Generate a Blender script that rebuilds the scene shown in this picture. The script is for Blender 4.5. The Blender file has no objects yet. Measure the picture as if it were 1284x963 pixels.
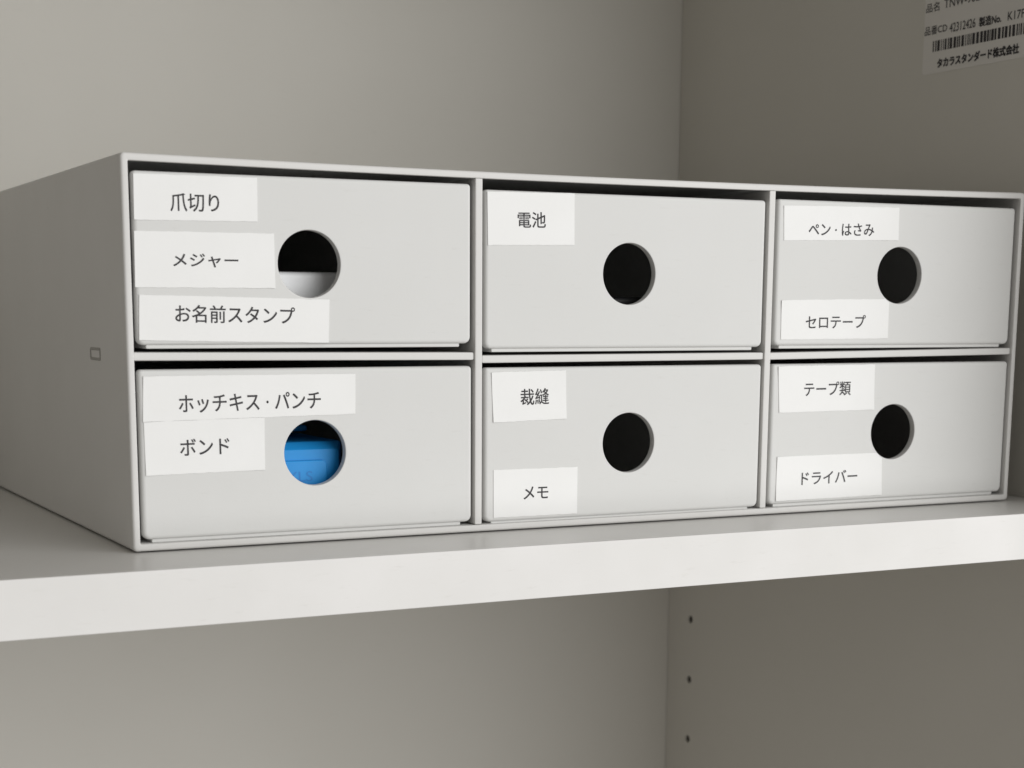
import bpy, math, random
from mathutils import Vector, Matrix

S = bpy.context.scene
C = S.collection
random.seed(7)

# ------------------------------------------------------------------ camera
cam_d = bpy.data.cameras.new("camera")
cam = bpy.data.objects.new("camera", cam_d); C.objects.link(cam)
S.camera = cam
YAW, PITCH, ROLL = 0.46262, -0.18086, 0.00355
fw = Vector((math.sin(YAW)*math.cos(PITCH), math.cos(YAW)*math.cos(PITCH), math.sin(PITCH)))
r0 = Vector((math.cos(YAW), -math.sin(YAW), 0)); u0 = r0.cross(fw)
rt = r0*math.cos(ROLL) + u0*math.sin(ROLL); up = -r0*math.sin(ROLL) + u0*math.cos(ROLL)
m = Matrix((rt, up, -fw)).transposed().to_4x4()
m.translation = Vector((-0.118983, -0.460282, 0.066361))
cam.matrix_world = m
cam_d.sensor_fit = 'HORIZONTAL'; cam_d.sensor_width = 36
cam_d.lens = 2114.96/1284*36
cam_d.shift_x = (642-613.05)/1284
cam_d.shift_y = (778.85-481.5)/1284
cam_d.clip_start = 0.01; cam_d.clip_end = 50
cam_d.dof.use_dof = True; cam_d.dof.focus_distance = 0.52; cam_d.dof.aperture_fstop = 24

# ------------------------------------------------------------------ light
w = bpy.data.worlds.new("World"); S.world = w; w.use_nodes = True
w.node_tree.nodes["Background"].inputs[0].default_value = (1.0, 0.952, 0.888, 1)
w.node_tree.nodes["Background"].inputs[1].default_value = 0.275
def area(name, loc, target, sx, sy, power, col):
    d = bpy.data.lights.new(name, 'AREA'); d.shape = 'RECTANGLE'; d.size = sx; d.size_y = sy
    d.energy = power; d.color = col
    o = bpy.data.objects.new(name, d); C.objects.link(o)
    o.location = loc
    o.rotation_euler = (Vector(target)-Vector(loc)).to_track_quat('-Z', 'Y').to_euler()
    return o
area("window_light", (1.10, -1.60, 0.42), (0.16, 0, 0.05), 2.25, 2.1, 47.5, (0.995, 0.998, 1.0))
S.view_settings.view_transform = 'Standard'; S.view_settings.look = 'None'
S.view_settings.exposure = 0; S.view_settings.gamma = 1
S.view_settings.use_curve_mapping = False

# ------------------------------------------------------------------ materials
def mat(name, col, rough=0.5, var=0.03, vscale=12, bump=0.0, bscale=900, spec=0.5, sss=0.0, rvar=0.08, scuff=0.0):
    m = bpy.data.materials.new(name); m.use_nodes = True
    nt = m.node_tree; N = nt.nodes; Lk = nt.links; b = N["Principled BSDF"]
    tc = N.new("ShaderNodeTexCoord")
    n1 = N.new("ShaderNodeTexNoise"); n1.inputs["Scale"].default_value = vscale; n1.inputs["Detail"].default_value = 5
    Lk.new(tc.outputs["Object"], n1.inputs["Vector"])
    rp = N.new("ShaderNodeValToRGB"); cr = rp.color_ramp
    cr.elements[0].position = .3; cr.elements[1].position = .7
    cr.elements[0].color = (col[0]*(1-var), col[1]*(1-var), col[2]*(1-var*1.3), 1)
    cr.elements[1].color = (min(1, col[0]*(1+var)), min(1, col[1]*(1+var)), min(1, col[2]*(1+var)), 1)
    Lk.new(n1.outputs["Fac"], rp.inputs[0]); Lk.new(rp.outputs[0], b.inputs["Base Color"])
    n2 = N.new("ShaderNodeTexNoise"); n2.inputs["Scale"].default_value = vscale*3; n2.inputs["Detail"].default_value = 6
    Lk.new(tc.outputs["Object"], n2.inputs["Vector"])
    mr = N.new("ShaderNodeMapRange"); mr.inputs[3].default_value = max(0, rough-rvar); mr.inputs[4].default_value = rough+rvar
    Lk.new(n2.outputs["Fac"], mr.inputs[0]); Lk.new(mr.outputs[0], b.inputs["Roughness"])
    b.inputs["Specular IOR Level"].default_value = spec
    if scuff:
        # faint handling marks: stretched streaks and specks that only shift colour and gloss a little
        mp = N.new("ShaderNodeMapping"); mp.inputs["Scale"].default_value = (1, 1, 5.5); mp.inputs["Rotation"].default_value = (.2, .5, .1)
        Lk.new(tc.outputs["Object"], mp.inputs[0])
        n4 = N.new("ShaderNodeTexNoise"); n4.inputs["Scale"].default_value = 130; n4.inputs["Detail"].default_value = 8; n4.inputs["Roughness"].default_value = .7
        Lk.new(mp.outputs[0], n4.inputs["Vector"])
        r4 = N.new("ShaderNodeValToRGB"); r4.color_ramp.elements[0].position = .60; r4.color_ramp.elements[1].position = .78
        r4.color_ramp.elements[0].color = (0, 0, 0, 1); r4.color_ramp.elements[1].color = (scuff, scuff, scuff, 1)
        Lk.new(n4.outputs["Fac"], r4.inputs[0])
        mx = N.new("ShaderNodeMixRGB"); mx.inputs[2].default_value = (col[0]*.72, col[1]*.70, col[2]*.66, 1)
        Lk.new(r4.outputs[0], mx.inputs[0]); Lk.new(rp.outputs[0], mx.inputs[1]); Lk.new(mx.outputs[0], b.inputs["Base Color"])
    if sss:
        b.inputs["Subsurface Weight"].default_value = sss
        b.inputs["Subsurface Radius"].default_value = (.0012, .001, .0008)
        b.inputs["Subsurface Scale"].default_value = 1.0
    if bump:
        n3 = N.new("ShaderNodeTexNoise"); n3.inputs["Scale"].default_value = bscale; n3.inputs["Detail"].default_value = 3
        Lk.new(tc.outputs["Object"], n3.inputs["Vector"])
        bp = N.new("ShaderNodeBump"); bp.inputs["Strength"].default_value = bump; bp.inputs["Distance"].default_value = .0002
        Lk.new(n3.outputs["Fac"], bp.inputs["Height"]); Lk.new(bp.outputs[0], b.inputs["Normal"])
    return m
M_case = mat("grey_white_polypropylene", (.655, .648, .632), .58, .015, 25, .10, 1400, .25, scuff=.25)
M_drawer = mat("grey_white_drawer_plastic", (.645, .645, .632), .62, .015, 22, .08, 1400, .16, scuff=.22)
M_edge = mat("shelf_edge_band", (.72, .71, .695), .5, .03, 30, .08, 700, .4, scuff=.3)
M_shelf = mat("shelf_laminate", (.61, .60, .58), .34, .02, 14, .08, 700, .4, scuff=.25)
M_wall = mat("cabinet_panel_laminate", (.622, .603, .556), .55, .02, 8, .10, 600, .35, scuff=.2)
M_paper = mat("label_paper", (.80, .80, .79), .65, .012, 60, .12, 500, .12)
M_ink = mat("printed_ink", (.045, .043, .047), .6, .25, 700, 0, 1, .2)
M_sticker = mat("sticker_film", (.68, .66, .63), .5, .02, 40, 0, 1, .3)
M_bore_shade = mat("bore_shade", (.02, .017, .014), .8, .1, 50, 0, 1, .1)
M_blue = mat("blue_plastic", (.012, .25, .62), .45, .03, 60, .05, 900, .3)
M_white = mat("white_plastic", (.86, .87, .88), .4, .01, 60, 0, 1, .5)

# ------------------------------------------------------------------ helpers (all shapes in millimetres)
K = 0.001
ORG = {}
def obj(name, V, F, mats, parent=None, origin=(0, 0, 0), mi=None, smooth=True, angle=35):
    o3 = Vector(origin)
    me = bpy.data.meshes.new(name)
    me.from_pydata([tuple((Vector(v)-o3)*K) for v in V], [], F)
    for x in (mats if isinstance(mats, (list, tuple)) else [mats]): me.materials.append(x)
    if mi:
        for p, i in zip(me.polygons, mi): p.material_index = i
    me.validate(); 
    if smooth:
        for p in me.polygons: p.use_smooth = True
        me.set_sharp_from_angle(angle=math.radians(angle))
    me.update()
    o = bpy.data.objects.new(name, me); C.objects.link(o)
    put(o, parent, o3)
    if smooth:
        wn = o.modifiers.new("even_shading", 'WEIGHTED_NORMAL'); wn.keep_sharp = True; wn.weight = 100
    return o
def put(o, parent, o3):
    ORG[o.name] = Vector(o3)
    o.parent = parent
    o.location = (Vector(o3) - (ORG[parent.name] if parent else Vector())) * K
def empty(name, origin, parent=None):
    o = bpy.data.objects.new(name, None); o.empty_display_size = .02; C.objects.link(o)
    put(o, parent, Vector(origin)); return o
def tag(o, label=None, cat=None, group=None, kind=None):
    if label: o["label"] = label
    if cat: o["category"] = cat
    if group: o["group"] = group
    if kind: o["kind"] = kind
    return o
def loft(loops, closed=False, cap0=True, cap1=True):
    n = len(loops[0]); V = [p for l in loops for p in l]; F = []
    k = len(loops)
    for a in range(k if closed else k-1):
        b = (a+1) % k
        for i in range(n):
            j = (i+1) % n
            F.append((a*n+i, a*n+j, b*n+j, b*n+i))
    if not closed:
        if cap0: F.append(tuple(range(n-1, -1, -1)))
        if cap1: F.append(tuple((k-1)*n+i for i in range(n)))
    return V, F
def merge(*parts):
    V, F = [], []
    for v, f in parts:
        o = len(V); V += list(v); F += [tuple(i+o for i in q) for q in f]
    return V, F
def box(x0, x1, y0, y1, z0, z1, r=0.4):
    """bevelled box: rounded rectangle in XZ lofted along Y with eased ends"""
    def lp(y, o): return [(x, y, z) for x, z in rrect(x0+o, x1-o, z0+o, z1-o, max(r-o, .02), 3, 1)]
    q = r*.3
    return loft([lp(y0, r), lp(y0+q, q), lp(y0+r, 0), lp(y1-r, 0), lp(y1-q, q), lp(y1, r)])
def rrect(x0, x1, z0, z1, r, nc=4, ns=1, radii=None):
    """counter-clockwise rounded rectangle; ns segments per side"""
    rs = radii or (r, r, r, r)
    P = []
    cs = [(x1, z0, -1, 1, 270), (x1, z1, -1, -1, 0), (x0, z1, 1, -1, 90), (x0, z0, 1, 1, 180)]
    for k, (cx, cz, sx, sz, a0) in enumerate(cs):
        rr = rs[k]; ox, oz = cx+sx*rr, cz+sz*rr
        for i in range(nc+1):
            a = math.radians(a0+90*i/nc)
            P.append((ox+rr*math.cos(a), oz+rr*math.sin(a)))
    out = []
    n = len(P)
    for i in range(n):
        a, b = P[i], P[(i+1) % n]
        out.append(a)
        if (i+1) % (nc+1) == 0:
            for t in range(1, ns):
                out.append((a[0]+(b[0]-a[0])*t/ns, a[1]+(b[1]-a[1])*t/ns))
    return out

# ------------------------------------------------------------------ setting: the cabinet round the box
WALLX, BACKY, SHELFY = 335.0, 247.5, -32.5
bw = obj("back_wall", *box(-900, WALLX+18, BACKY, BACKY+9, -700, 800, .5), M_wall, None, (0, BACKY, 0)); tag(bw, kind="structure")

def panel_with_holes(x, y0, y1, z0, z1, holes, th=18, r=1.9, dep=9):
    """side panel facing -X; every peg hole is a real bore with its own wall and floor"""
    V, F, n = [], [], 24
    def ring(cy, cz, rr, xx):
        s = len(V)
        for i in range(n):
            a = 2*math.pi*i/n; V.append((xx, cy+rr*math.cos(a), cz+rr*math.sin(a)))
        return s
    def quad(a, b, c, d):
        s = len(V); V.extend((a, b, c, d)); F.append((s, s+1, s+2, s+3))
    cy = holes[0][0]; ya, yb = cy-8, cy+8
    quad((x, y0, z0), (x, y0, z1), (x, ya, z1), (x, ya, z0))
    quad((x, yb, z0), (x, yb, z1), (x, y1, z1), (x, y1, z0))
    zs = sorted(h[1] for h in holes); prev = z0
    for cz in zs:
        quad((x, ya, prev), (x, ya, cz-8), (x, yb, cz-8), (x, yb, prev)); prev = cz+8
        s0 = len(V)
        for i in range(n):
            a = 2*math.pi*i/n; c, sn = math.cos(a), math.sin(a); k = 8/max(abs(c), abs(sn))
            V.append((x, cy+k*c, cz+k*sn))
        s1 = ring(cy, cz, r+.12, x); s2 = ring(cy, cz, r, x+.15); s3 = ring(cy, cz, r, x+dep)
        for a, b in ((s0, s1), (s1, s2), (s2, s3)):
            for i in range(n):
                j = (i+1) % n; F.append((a+i, b+i, b+j, a+j))
        F.append(tuple(s3+i for i in range(n)))
    quad((x, ya, prev), (x, ya, z1), (x, yb, z1), (x, yb, prev))
    X = x+th
    quad((x, y0, z0), (X, y0, z0), (X, y0, z1), (x, y0, z1))
    quad((X, y0, z0), (X, y1, z0), (X, y1, z1), (X, y0, z1))
    quad((x, y0, z1), (X, y0, z1), (X, y1, z1), (x, y1, z1))
    quad((x, y0, z0), (x, y1, z0), (X, y1, z0), (X, y0, z0))
    return V, F
pegs = [(227.6, -82.0-30.3*k) for k in range(0, 14)]
ct = obj("cabinet_top", *box(-900, WALLX-.3, -45, BACKY-.3, 300, 318, .6), M_wall, None, (0, 0, 300)); tag(ct, kind="structure")
sw = obj("side_wall", *panel_with_holes(WALLX, -58, BACKY-.2, -700, 800, pegs), M_wall, None, (WALLX, 0, 0), smooth=False); tag(sw, kind="structure")
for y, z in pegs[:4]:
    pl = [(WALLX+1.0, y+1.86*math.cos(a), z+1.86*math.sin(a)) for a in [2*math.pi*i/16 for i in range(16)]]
    obj("bore_shade_disc", *loft([pl, [(WALLX+1.4, b, c) for _, b, c in pl]]), M_bore_shade, sw, (WALLX+6, y, z))  # dark disc just inside the bore, standing in for its shade

sh = obj("shelf_board", *box(-900, WALLX-.6, SHELFY+.8, BACKY-.5, -15.6, 0, .25), M_shelf, None, (0, 0, -15.6))
obj("edge_band", *box(-900, WALLX-.6, SHELFY, SHELFY+.79, -15.62, .02, .3), M_edge, sh, (0, SHELFY, -15.6))
tag(sh, "thick white shelf board carrying the drawer box", "shelf")

# ------------------------------------------------------------------ drawer box
W, H, D, T = 320.0, 107.95, 244.0, 2.1
Z0 = 0.4
unit = empty("drawer_box", (W/2, D/2, Z0))
tag(unit, "light grey plastic six-drawer storage box with white paper labels and round finger holes", "drawer box")
def sag(x, z):
    t = max(0, 1-((x-W/2)/(W/2))**2)
    return z - 1.05*t*max(0, (z-Z0)/H)**3
def caseloop(y, o, r, inner=False):
    P = rrect(o, W-o, Z0+o, Z0+H-o, r, 5, 16)
    return [(x, y, sag(x, z)) for x, z in P]
thick = lambda l: [(x, y, z+(1.1 if z > H*.9 else 0)) for x, y, z in l]      # ceiling stepped up behind the rim, a shape added to darken the drawer gap
loops = [caseloop(D, .8, .6), caseloop(D-.8, 0, 1.3), caseloop(.9, 0, 1.3), caseloop(.45, .12, 1.2), caseloop(.12, .42, .9), caseloop(0, .85, .6),
         caseloop(0, T-.35, .5), caseloop(.1, T-.1, .4), caseloop(.35, T, .4),
         caseloop(1.7, T, .4), thick(caseloop(1.9, T, .4)), thick(caseloop(D-T, T, .4))]
case = obj("case", *loft(loops), M_case, unit, (W/2, D/2, Z0))
for fx in (14, W-14):  # feet added to lift the box for a contact shadow line
    for fy in (14, D-14):
        obj("added_foot", *loft([[(fx+5*math.cos(a), fy+5*math.sin(a), z) for a in [2*math.pi*i/20 for i in range(20)]] for z in (0.01, .45)]), M_case, unit, (fx, fy, 0), smooth=False)
# shallow moulded socket in the outer side: a raised-lip slot
def ringY(x, y0, y1, z0, z1, r): return [(x, a, b) for a, b in rrect(y0, y1, z0, z1, r, 3, 1)]
sock = loft([ringY(.05, 29.2, 41.4, 52.3, 56.1, .7), ringY(-.22, 29.4, 41.2, 52.5, 55.9, .6), ringY(-.22, 29.9, 40.7, 53.0, 55.4, .45),
             ringY(.02, 30.1, 40.5, 53.2, 55.2, .4)], cap0=False)
M_sock = mat("socket_plastic", (.34, .33, .31), .5, .02, 30, 0, 1, .3)
obj("side_socket", *sock, M_sock, unit, (0, 35, 52.5))

DIVX = [(105.8, 108.3), (211.4, 213.9)]
def wedge(x0, x1, y0, y1, za, zb, th, r=.45):
    """rail whose height drifts from za to zb (top faces)"""
    V, F = box(x0, x1, y0, y1, 0, th, r)
    return [(x, y, z+za-th+(zb-za)*(x-x0)/(x1-x0)) for x, y, z in V], F
for x0, x1 in DIVX:
    V, F = box(x0, x1, .35, D-T-.2, Z0+T+.05, Z0+H-T-.05, .5)
    V = [(x, y, min(z, sag((x0+x1)/2, Z0+H-T)-.05)) for x, y, z in V]
    obj("upright_divider", V, F, M_case, unit, ((x0+x1)/2, D/2, Z0+T))
RAILS = [(2.15, 105.7, 55.35, 54.65), (108.4, 211.3, 53.7, 53.85), (214.0, 317.85, 53.75, 54.7)]
for x0, x1, za, zb in RAILS:
    obj("shelf_divider", *wedge(x0, x1, .9, D-T-.2, za, zb, 2.3), M_case, unit, ((x0+x1)/2, D/2, za-2.3))

# ------------------------------------------------------------------ drawers
FY = 1.0          # front face plane
DR = {  # x0, x1, z0, z1 of the front, hole centre
 'UL': (3.3, 104.7, 57.25, 103.75, 53.7, 79.8), 'LL': (3.2, 105.1, 3.5, 50.6, 54.6, 26.2),
 'UM': (109.4, 210.7, 55.6, 102.35, 159.7, 78.4), 'LM': (109.4, 211.0, 3.05, 50.0, 160.5, 25.9),
 'UR': (215.4, 316.9, 56.0, 103.0, 266.6, 79.3), 'LR': (215.2, 317.3, 3.5, 50.0, 266.8, 26.4)}
LABELS = {
'UL':[('爪切り',[(3.7,102.87),(38.51,102.99),(38.41,91.12),(3.54,90.77)],(20.54,95.72),13.74,4.77),
 ('メジャー',[(3.43,87.85),(43.17,87.97),(43.26,72.97),(3.22,72.83)],(23.26,80.26),18.55,3.63),
 ('お名前スタンプ',[(4.23,70.86),(59.51,69.94),(59.07,57.71),(3.81,58.6)],(31.56,65.58),34.78,4.77)],
'LL':[('ホッチキス · パンチ',[(4.56,48.83),(67.26,48.78),(67.13,37.22),(4.1,36.39)],(35.41,41.23),41.97,5.03),
 ('ボンド',[(4.33,36.3),(39.25,36.75),(39.1,21.89),(4.47,21.53)],(21.55,29.05),14.28,4.61)],
'UM':[('電池',[(109.97,101.72),(139.55,102.11),(139.77,86.83),(110.26,86.23)],(124.94,93.92),9.51,4.54)],
'LM':[('裁縫',[(111.56,48.58),(137.26,48.93),(137.66,34.05),(112.25,33.48)],(126.47,41.04),9.83,4.93),
 ('メモ',[(112.4,19.03),(141.86,18.89),(141.82,4.26),(112.46,4.33)],(127.17,11.46),8.55,3.87)],
'UR':[('ペン · はさみ',[(217.53,100.98),(264.98,101.71),(265.17,90.96),(218.0,89.94)],(241.15,93.84),26.87,4.0),
 ('セロテープ',[(217.8,70.79),(262.39,71.42),(262.51,58.28),(218.05,57.99)],(240.29,63.76),24.76,4.24)],
'LR':[('テープ類',[(217.39,49.24),(257.49,49.54),(257.91,34.2),(218.39,34.01)],(237.93,41.59),19.36,4.64),
 ('ドライバー',[(218.22,19.42),(262.27,19.4),(262.82,4.8),(218.12,4.61)],(240.2,11.81),23.4,4.31)]}

def frontloop(d, y, o):
    x0, x1, z0, z1 = d[:4]
    # corner radii: crisp above, rounder below
    rb, rt_ = max(2.0-o, .05), max(1.1-o, .05)
    cx, cz = d[4], d[5]
    X0, X1, A0, A1 = x0+o, x1-o, z0+o, z1-o
    P = []
    def side(ax, az, bx, bz, n):
        a0 = math.atan2(az-cz, ax-cx); a1 = math.atan2(bz-cz, bx-cx)
        if a1 < a0: a1 += 2*math.pi
        for i in range(1, n):
            a = a0+(a1-a0)*i/n; c, s = math.cos(a), math.sin(a)
            if abs(ax-bx) < 1e-6: t = (ax-cx)/c
            else: t = (az-cz)/s
            P.append((cx+t*c, cz+t*s))
    def corner(ox, oz, r, a0, n=5):
        for i in range(n+1):
            a = math.radians(a0+90*i/n); P.append((ox+r*math.cos(a), oz+r*math.sin(a)))
    corner(X1-rb, A0+rb, rb, 270); side(X1, A0+rb, X1, A1-rt_, 14)
    corner(X1-rt_, A1-rt_, rt_, 0); side(X1-rt_, A1, X0+rt_, A1, 34)
    corner(X0+rt_, A1-rt_, rt_, 90); side(X0, A1-rt_, X0, A0+rb, 14)
    corner(X0+rb, A0+rb, rb, 180); side(X0+rb, A0, X1-rb, A0, 34)
    return [(x, y, z) for x, z in P]
def circ(d, ref, y, r):
    cx, cz = d[4], d[5]
    return [(cx+r*math.cos(a), y, cz+r*math.sin(a)) for a in (math.atan2(z-cz, x-cx) for x, _, z in ref)]
def make_front(d):
    th = 2.5; R = 9.4
    ref = frontloop(d, 0, 0)
    lo = [frontloop(d, FY+th, 0), frontloop(d, FY+1.1, 0), frontloop(d, FY+.55, .14), frontloop(d, FY+.2, .42), frontloop(d, FY+.03, .85), frontloop(d, FY, 1.2),
          circ(d, ref, FY, R+.45), circ(d, ref, FY+.12, R+.15), circ(d, ref, FY+.45, R), circ(d, ref, FY+th-.2, R), circ(d, ref, FY+th, R+.2)]
    return loft(lo, closed=True)
def make_tray(d):
    x0, x1, z0, z1 = d[:4]
    a, b = x0+2.6, x1-3.4
    zb = z0-1.0; t = 1.6; y0, y1 = FY+.9, 236.0
    zt = z1-7
    yb = FY+2.6
    return merge(box(a, b, y0, y1, zb, zb+t, .35),
                 box(a, a+t, yb, y1-.1, zb+t, zt, .3), box(b-t, b, yb, y1-.1, zb+t, zt, .3),
                 box(a+t, b-t, y1-t, y1, zb+t, zt, .3))

DG = {}
def text_mesh(s, bold=0.0):
    c = bpy.data.curves.new("lettering", 'FONT'); c.body = s; c.resolution_u = 4; c.offset = bold
    o = bpy.data.objects.new("lettering", c); C.objects.link(o)
    dg = bpy.context.evaluated_depsgraph_get()
    me = bpy.data.meshes.new_from_object(o.evaluated_get(dg))
    V = [tuple(v.co) for v in me.vertices]; F = [tuple(p.vertices) for p in me.polygons]
    C.objects.unlink(o); bpy.data.objects.remove(o); bpy.data.meshes.remove(me); bpy.data.curves.remove(c)
    xs = [v[0] for v in V]; ys = [v[1] for v in V]
    bx = (min(xs), max(xs), min(ys), max(ys))
    return [((x-(bx[0]+bx[1])/2)/(bx[1]-bx[0]), (y-(bx[2]+bx[3])/2)/(bx[3]-bx[2])) for x, y, _ in V], F
def smooth_noise(rnd, n):
    a = [rnd.uniform(-1, 1) for _ in range(n)]
    return [(a[i]+a[max(i-1, 0)]+a[min(i+1, n-1)])/3 for i in range(n)]
def make_label(s, q, c, tw, thh, seed, hc):
    """paper label: thin slab with slightly wavy cut edges and a little lift, print as inlaid faces"""
    rnd = random.Random(seed)
    tl, tr, br, bl = [Vector(a) for a in q]
    nx, nz = 48, 16
    et, eb = smooth_noise(rnd, nx+1), smooth_noise(rnd, nx+1)
    lift = [rnd.uniform(.0, .22) for _ in range(4)]
    V = []
    for layer in (0, 1):
        for j in range(nz+1):
            for i in range(nx+1):
                u, v = i/nx, j/nz
                p = (bl*(1-u)+br*u)*(1-v)+(tl*(1-u)+tr*u)*v
                if j == 0: p = p+Vector((0, eb[i]*.10))
                if j == nz: p = p+Vector((0, et[i]*.10))
                lf = (lift[0]*(1-u)**6*(1-v)**4+lift[1]*u**6*(1-v)**4+lift[2]*(1-u)**6*v**4+lift[3]*u**6*v**4)
                h = p-Vector(hc)
                if h.length < 9.95: p = Vector(hc)+h.normalized()*9.95      # trimmed round the finger hole
                V.append((p.x, FY-.02-lf-(.13 if layer else 0), p.y))
    n1 = (nx+1)*(nz+1); F = []
    idx = lambda l, i, j: l*n1+j*(nx+1)+i
    for j in range(nz):
        for i in range(nx):
            F.append((idx(1, i, j), idx(1, i+1, j), idx(1, i+1, j+1), idx(1, i, j+1)))
            F.append((idx(0, i, j), idx(0, i, j+1), idx(0, i+1, j+1), idx(0, i+1, j)))
    for i in range(nx):
        F.append((idx(0, i, 0), idx(0, i+1, 0), idx(1, i+1, 0), idx(1, i, 0)))
        F.append((idx(1, i, nz), idx(1, i+1, nz), idx(0, i+1, nz), idx(0, i, nz)))
    for j in range(nz):
        F.append((idx(1, 0, j), idx(1, 0, j+1), idx(0, 0, j+1), idx(0, 0, j)))
        F.append((idx(0, nx, j), idx(0, nx, j+1), idx(1, nx, j+1), idx(1, nx, j)))
    mi = [0]*len(F)
    d = ((br-bl).normalized()*.6+(tr-tl).normalized()*.4).normalized(); e = Vector((-d.y, d.x))
    tv, tf = text_mesh(s)
    for k, (ax, ay) in enumerate(((-1, -1), (1, -1), (1, 1), (-1, 1))):      # ink spread: the strokes print a little fat
        o = len(V)
        for x, y in tv:
            p = Vector(c)+d*(x*tw+ax*.042)+e*(y*thh+ay*.042)
            V.append((p.x, FY-.20-k*.006, p.y))
        F += [tuple(i+o for i in f) for f in tf]; mi += [1]*len(tf)
    return V, F, mi

WHERE = {'UL': 'upper drawer with three stacked labels', 'LL': 'lower drawer with a blue stapler showing through its hole',
         'UM': 'upper drawer with one label', 'LM': 'lower drawer between the uprights with two small labels',
         'UR': 'upper drawer beside the cabinet side wall', 'LR': 'lower drawer beside the cabinet side wall'}
for k, d in DR.items():
    dr = obj("drawer", *make_tray(d), M_drawer, unit, ((d[0]+d[1])/2, FY, d[2]-1))
    dr["label"] = WHERE[k]
    obj("front_panel", *make_front(d), M_drawer, dr, ((d[0]+d[1])/2, FY, d[2]))
    for n, (s, q, c, tw, thh) in enumerate(LABELS[k]):
        V, F, mi = make_label(s, q, c, tw, thh, (ord(s[0])*7+n) % 9999, d[4:6])
        lb = obj("paper_label", V, F, [M_paper, M_ink], dr, (q[3][0], FY, q[3][1]), mi=mi, smooth=False)
        lb["label"] = "white paper label printed " + s

# ------------------------------------------------------------------ things seen inside two drawers
def rbox(x0, x1, y0, y1, z0, z1, r):
    def lp(y, o): return [(x, y, z) for x, z in rrect(x0+o, x1-o, z0+o, z1-o, max(r-o, .05), 6, 1)]
    st = [(0, 1), (.1, .56), (.3, .29), (.6, .09), (1, 0)]
    return loft([lp(y0+r*a, r*b) for a, b in st]+[lp(y1-r*a, r*b) for a, b in reversed(st)])
wc = empty("white_case", (52, 40, 57.9))
tag(wc, "small white plastic case lying inside the upper drawer with three stacked labels", "case")
obj("body", *rbox(16, 84, 13, 70, 57.9, 77.9, 1.6), M_white, wc, (52, 40, 57.9))
obj("lid_seam", *rbox(15.7, 84.3, 13.6, 70.3, 69.6, 70.1, .2), M_white, wc, (52, 40, 69.6))

bp_ = empty("battery_pack", (158, 40, 56.25))
tag(bp_, "black battery pack inside the upper drawer that carries a single label", "battery pack")
M_black = mat("black_plastic", (.012, .012, .013), .5, .1, 60, 0, 1, .3)
obj("body", *rbox(128, 188, 10, 62, 56.25, 71.4, 1.5), M_black, bp_, (158, 40, 56.25))
obj("lid_seam", *rbox(127.8, 188.2, 10.4, 62.2, 66.0, 66.4, .15), M_black, bp_, (158, 40, 66))
tr_ = empty("tape_roll", (246, 34, 4.15))
tag(tr_, "dark red tape roll inside the lower drawer beside the side wall", "tape")
M_red = mat("dark_red_tape", (.05, .006, .006), .4, .1, 80, 0, 1, .3); M_core = mat("cardboard_core", (.12, .08, .05), .8, .1, 80, 0, 1, .2)
def tube(cx, cy, r0, r1, z0, z1):
    c = lambda r, z: [(cx+r*math.cos(a), cy+r*math.sin(a), z) for a in [2*math.pi*i/40 for i in range(40)]]
    return loft([c(r1, z0), c(r1, z1-.3), c(r1-.3, z1), c(r0+.3, z1), c(r0, z1-.3), c(r0, z0)], closed=True)
obj("tape", *tube(246, 36, 14, 26, 4.15, 28), M_red, tr_, (246, 34, 4.15))
obj("core", *tube(246, 36, 12.6, 13.9, 4.15, 28.2), M_core, tr_, (246, 34, 4.15))
st = empty("blue_stapler", (42, 34, 4.15))
tag(st, "bright blue plastic stapler lying inside the lower drawer, seen through its finger hole", "stapler")
zf = 4.15; SY = 7.5
def chamfer_block(x0, x1, z0, z1, y0, y1, cx, cz):
    lo = []
    for y, a, b in ((y0, cx, cz), (y0+.25, cx-.3, cz-.3), (y0+2.2, .35, .35), (y0+2.8, 0, 0), (y1, 0, 0)):
        lo.append([(x, y, z) for x, z in rrect(x0+a, x1-a, z0+min(b, .6), z1-b, 1.2, 4, 1)])
    return loft(lo)
body = obj("body", *chamfer_block(17, 66.2, zf, 28.9, SY, 46, 1.9, 2.3), M_blue, st, (42, 34, zf))
obj("upper_jaw", *rbox(16, 62, 27, 44, 30.6, 32.4, .8), M_blue, st, (42, 34, 31.2))
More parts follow.
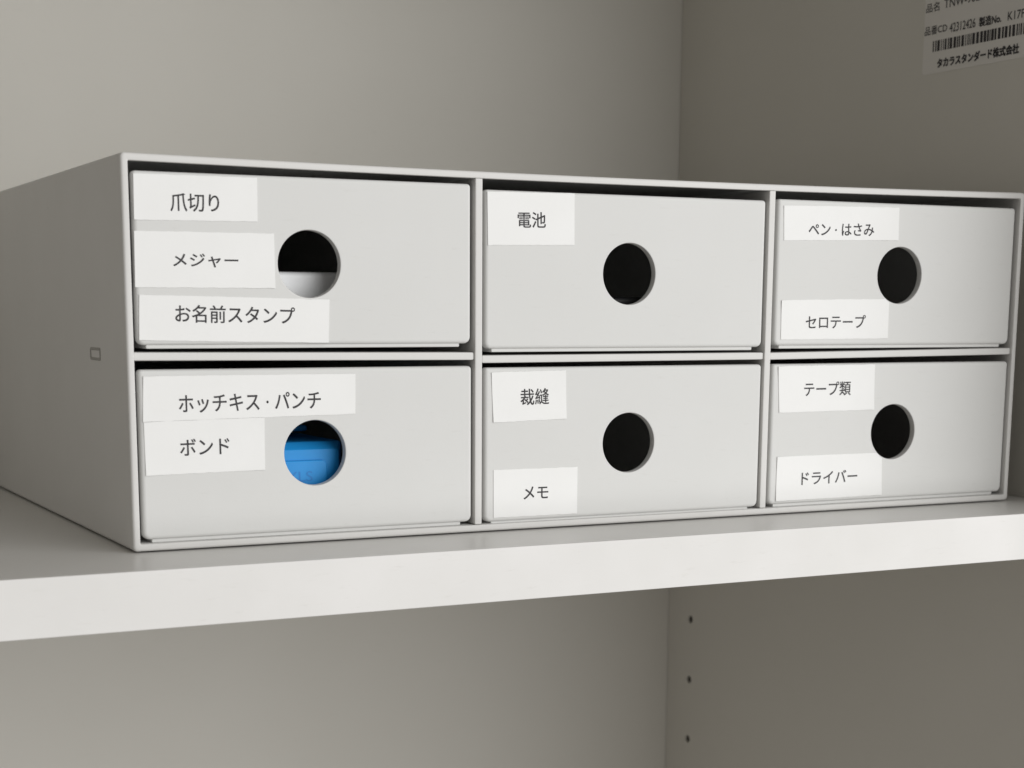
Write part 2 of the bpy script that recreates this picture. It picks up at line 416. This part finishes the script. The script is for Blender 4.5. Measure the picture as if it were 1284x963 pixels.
# raised rounded panel and moulded lettering on the face
def frameY(y, o): return [(x, y, z) for x, z in rrect(21+o, 60.3-o, zf+1.5+o, 23.6-o, 1.6-o*.6, 5, 1)]
obj("raised_panel", *loft([frameY(SY+.05, 0), frameY(SY-.75, .08), frameY(SY-.9, .28)], cap0=False), M_blue, body, (42, SY, zf))
tv, tf = text_mesh("XLS")
M_blue2 = mat("blue_moulded_lettering", (.018, .19, .52), .5, .03, 60, 0, 1, .3)
obj("moulded_lettering", [(51.6+x*8.2, SY-.96, 18.9+y*3.0) for x, y in tv], tf, M_blue2, body, (52, SY, 18), smooth=False)

# ------------------------------------------------------------------ maker's sticker on the cabinet side wall
SX = WALLX
V, F, mi = [], [], []
def srect(ya, yb, za, zb, x, m):
    s = len(V); V.extend(((x, ya, za), (x, yb, za), (x, yb, zb), (x, ya, zb))); F.append((s, s+1, s+2, s+3)); mi.append(m)
q = loft([[(SX-.02, y, z) for y, z in rrect(10, 75, 157.4, 189, 1.2, 4, 1)], [(SX-.14, y, z) for y, z in rrect(10, 75, 157.4, 189, 1.2, 4, 1)]])
V += q[0]; F += q[1]; mi += [0]*len(q[1])
def stext(s, ya, yb, za, zb, bold=0.03):
    """print running from ya (deep) to yb (near); bold = ink spread in mm"""
    tv, tf = text_mesh(s)
    for k, (ax, ay) in enumerate(((-1, -1), (1, -1), (1, 1), (-1, 1), (0, 0))):
        o = len(V)
        for x, y in tv: V.append((SX-.2-k*.006, ya+(yb-ya)*(x+.5)+ax*bold, za+(zb-za)*(y+.5)+ay*bold))
        F.extend(tuple(i+o for i in f) for f in tf); mi.extend([1]*len(tf))
stext("品名", 74.3, 66.9, 180.3, 183.6); stext("TNW-90L", 64.2, 45, 180.6, 183.8)
stext("品番CD", 74.5, 62, 171.9, 175.1); stext("42312426", 60.6, 46.6, 171.4, 174.6); stext("製造No.", 44.6, 33.2, 171.1, 174.4, .10)
stext("K17F", 29.8, 21.4, 171.2, 174.2)
rb = random.Random(3); y = 69.6
while y > 14:
    wd = rb.choice((.45, .7, 1.0, 1.4)); srect(y, y-wd, 165.4, 169.4, SX-.2, 1); y -= wd+rb.choice((.35, .45, .7))
stext("タカラスタンダード株式会社", 66.5, 23.3, 159.2, 162.5, .16)
sk = obj("maker_sticker", V, F, [M_sticker, M_ink], None, (SX, 42, 157.4), mi=mi, smooth=False)
tag(sk, "printed maker's sticker with barcode stuck on the cabinet side wall", "sticker")
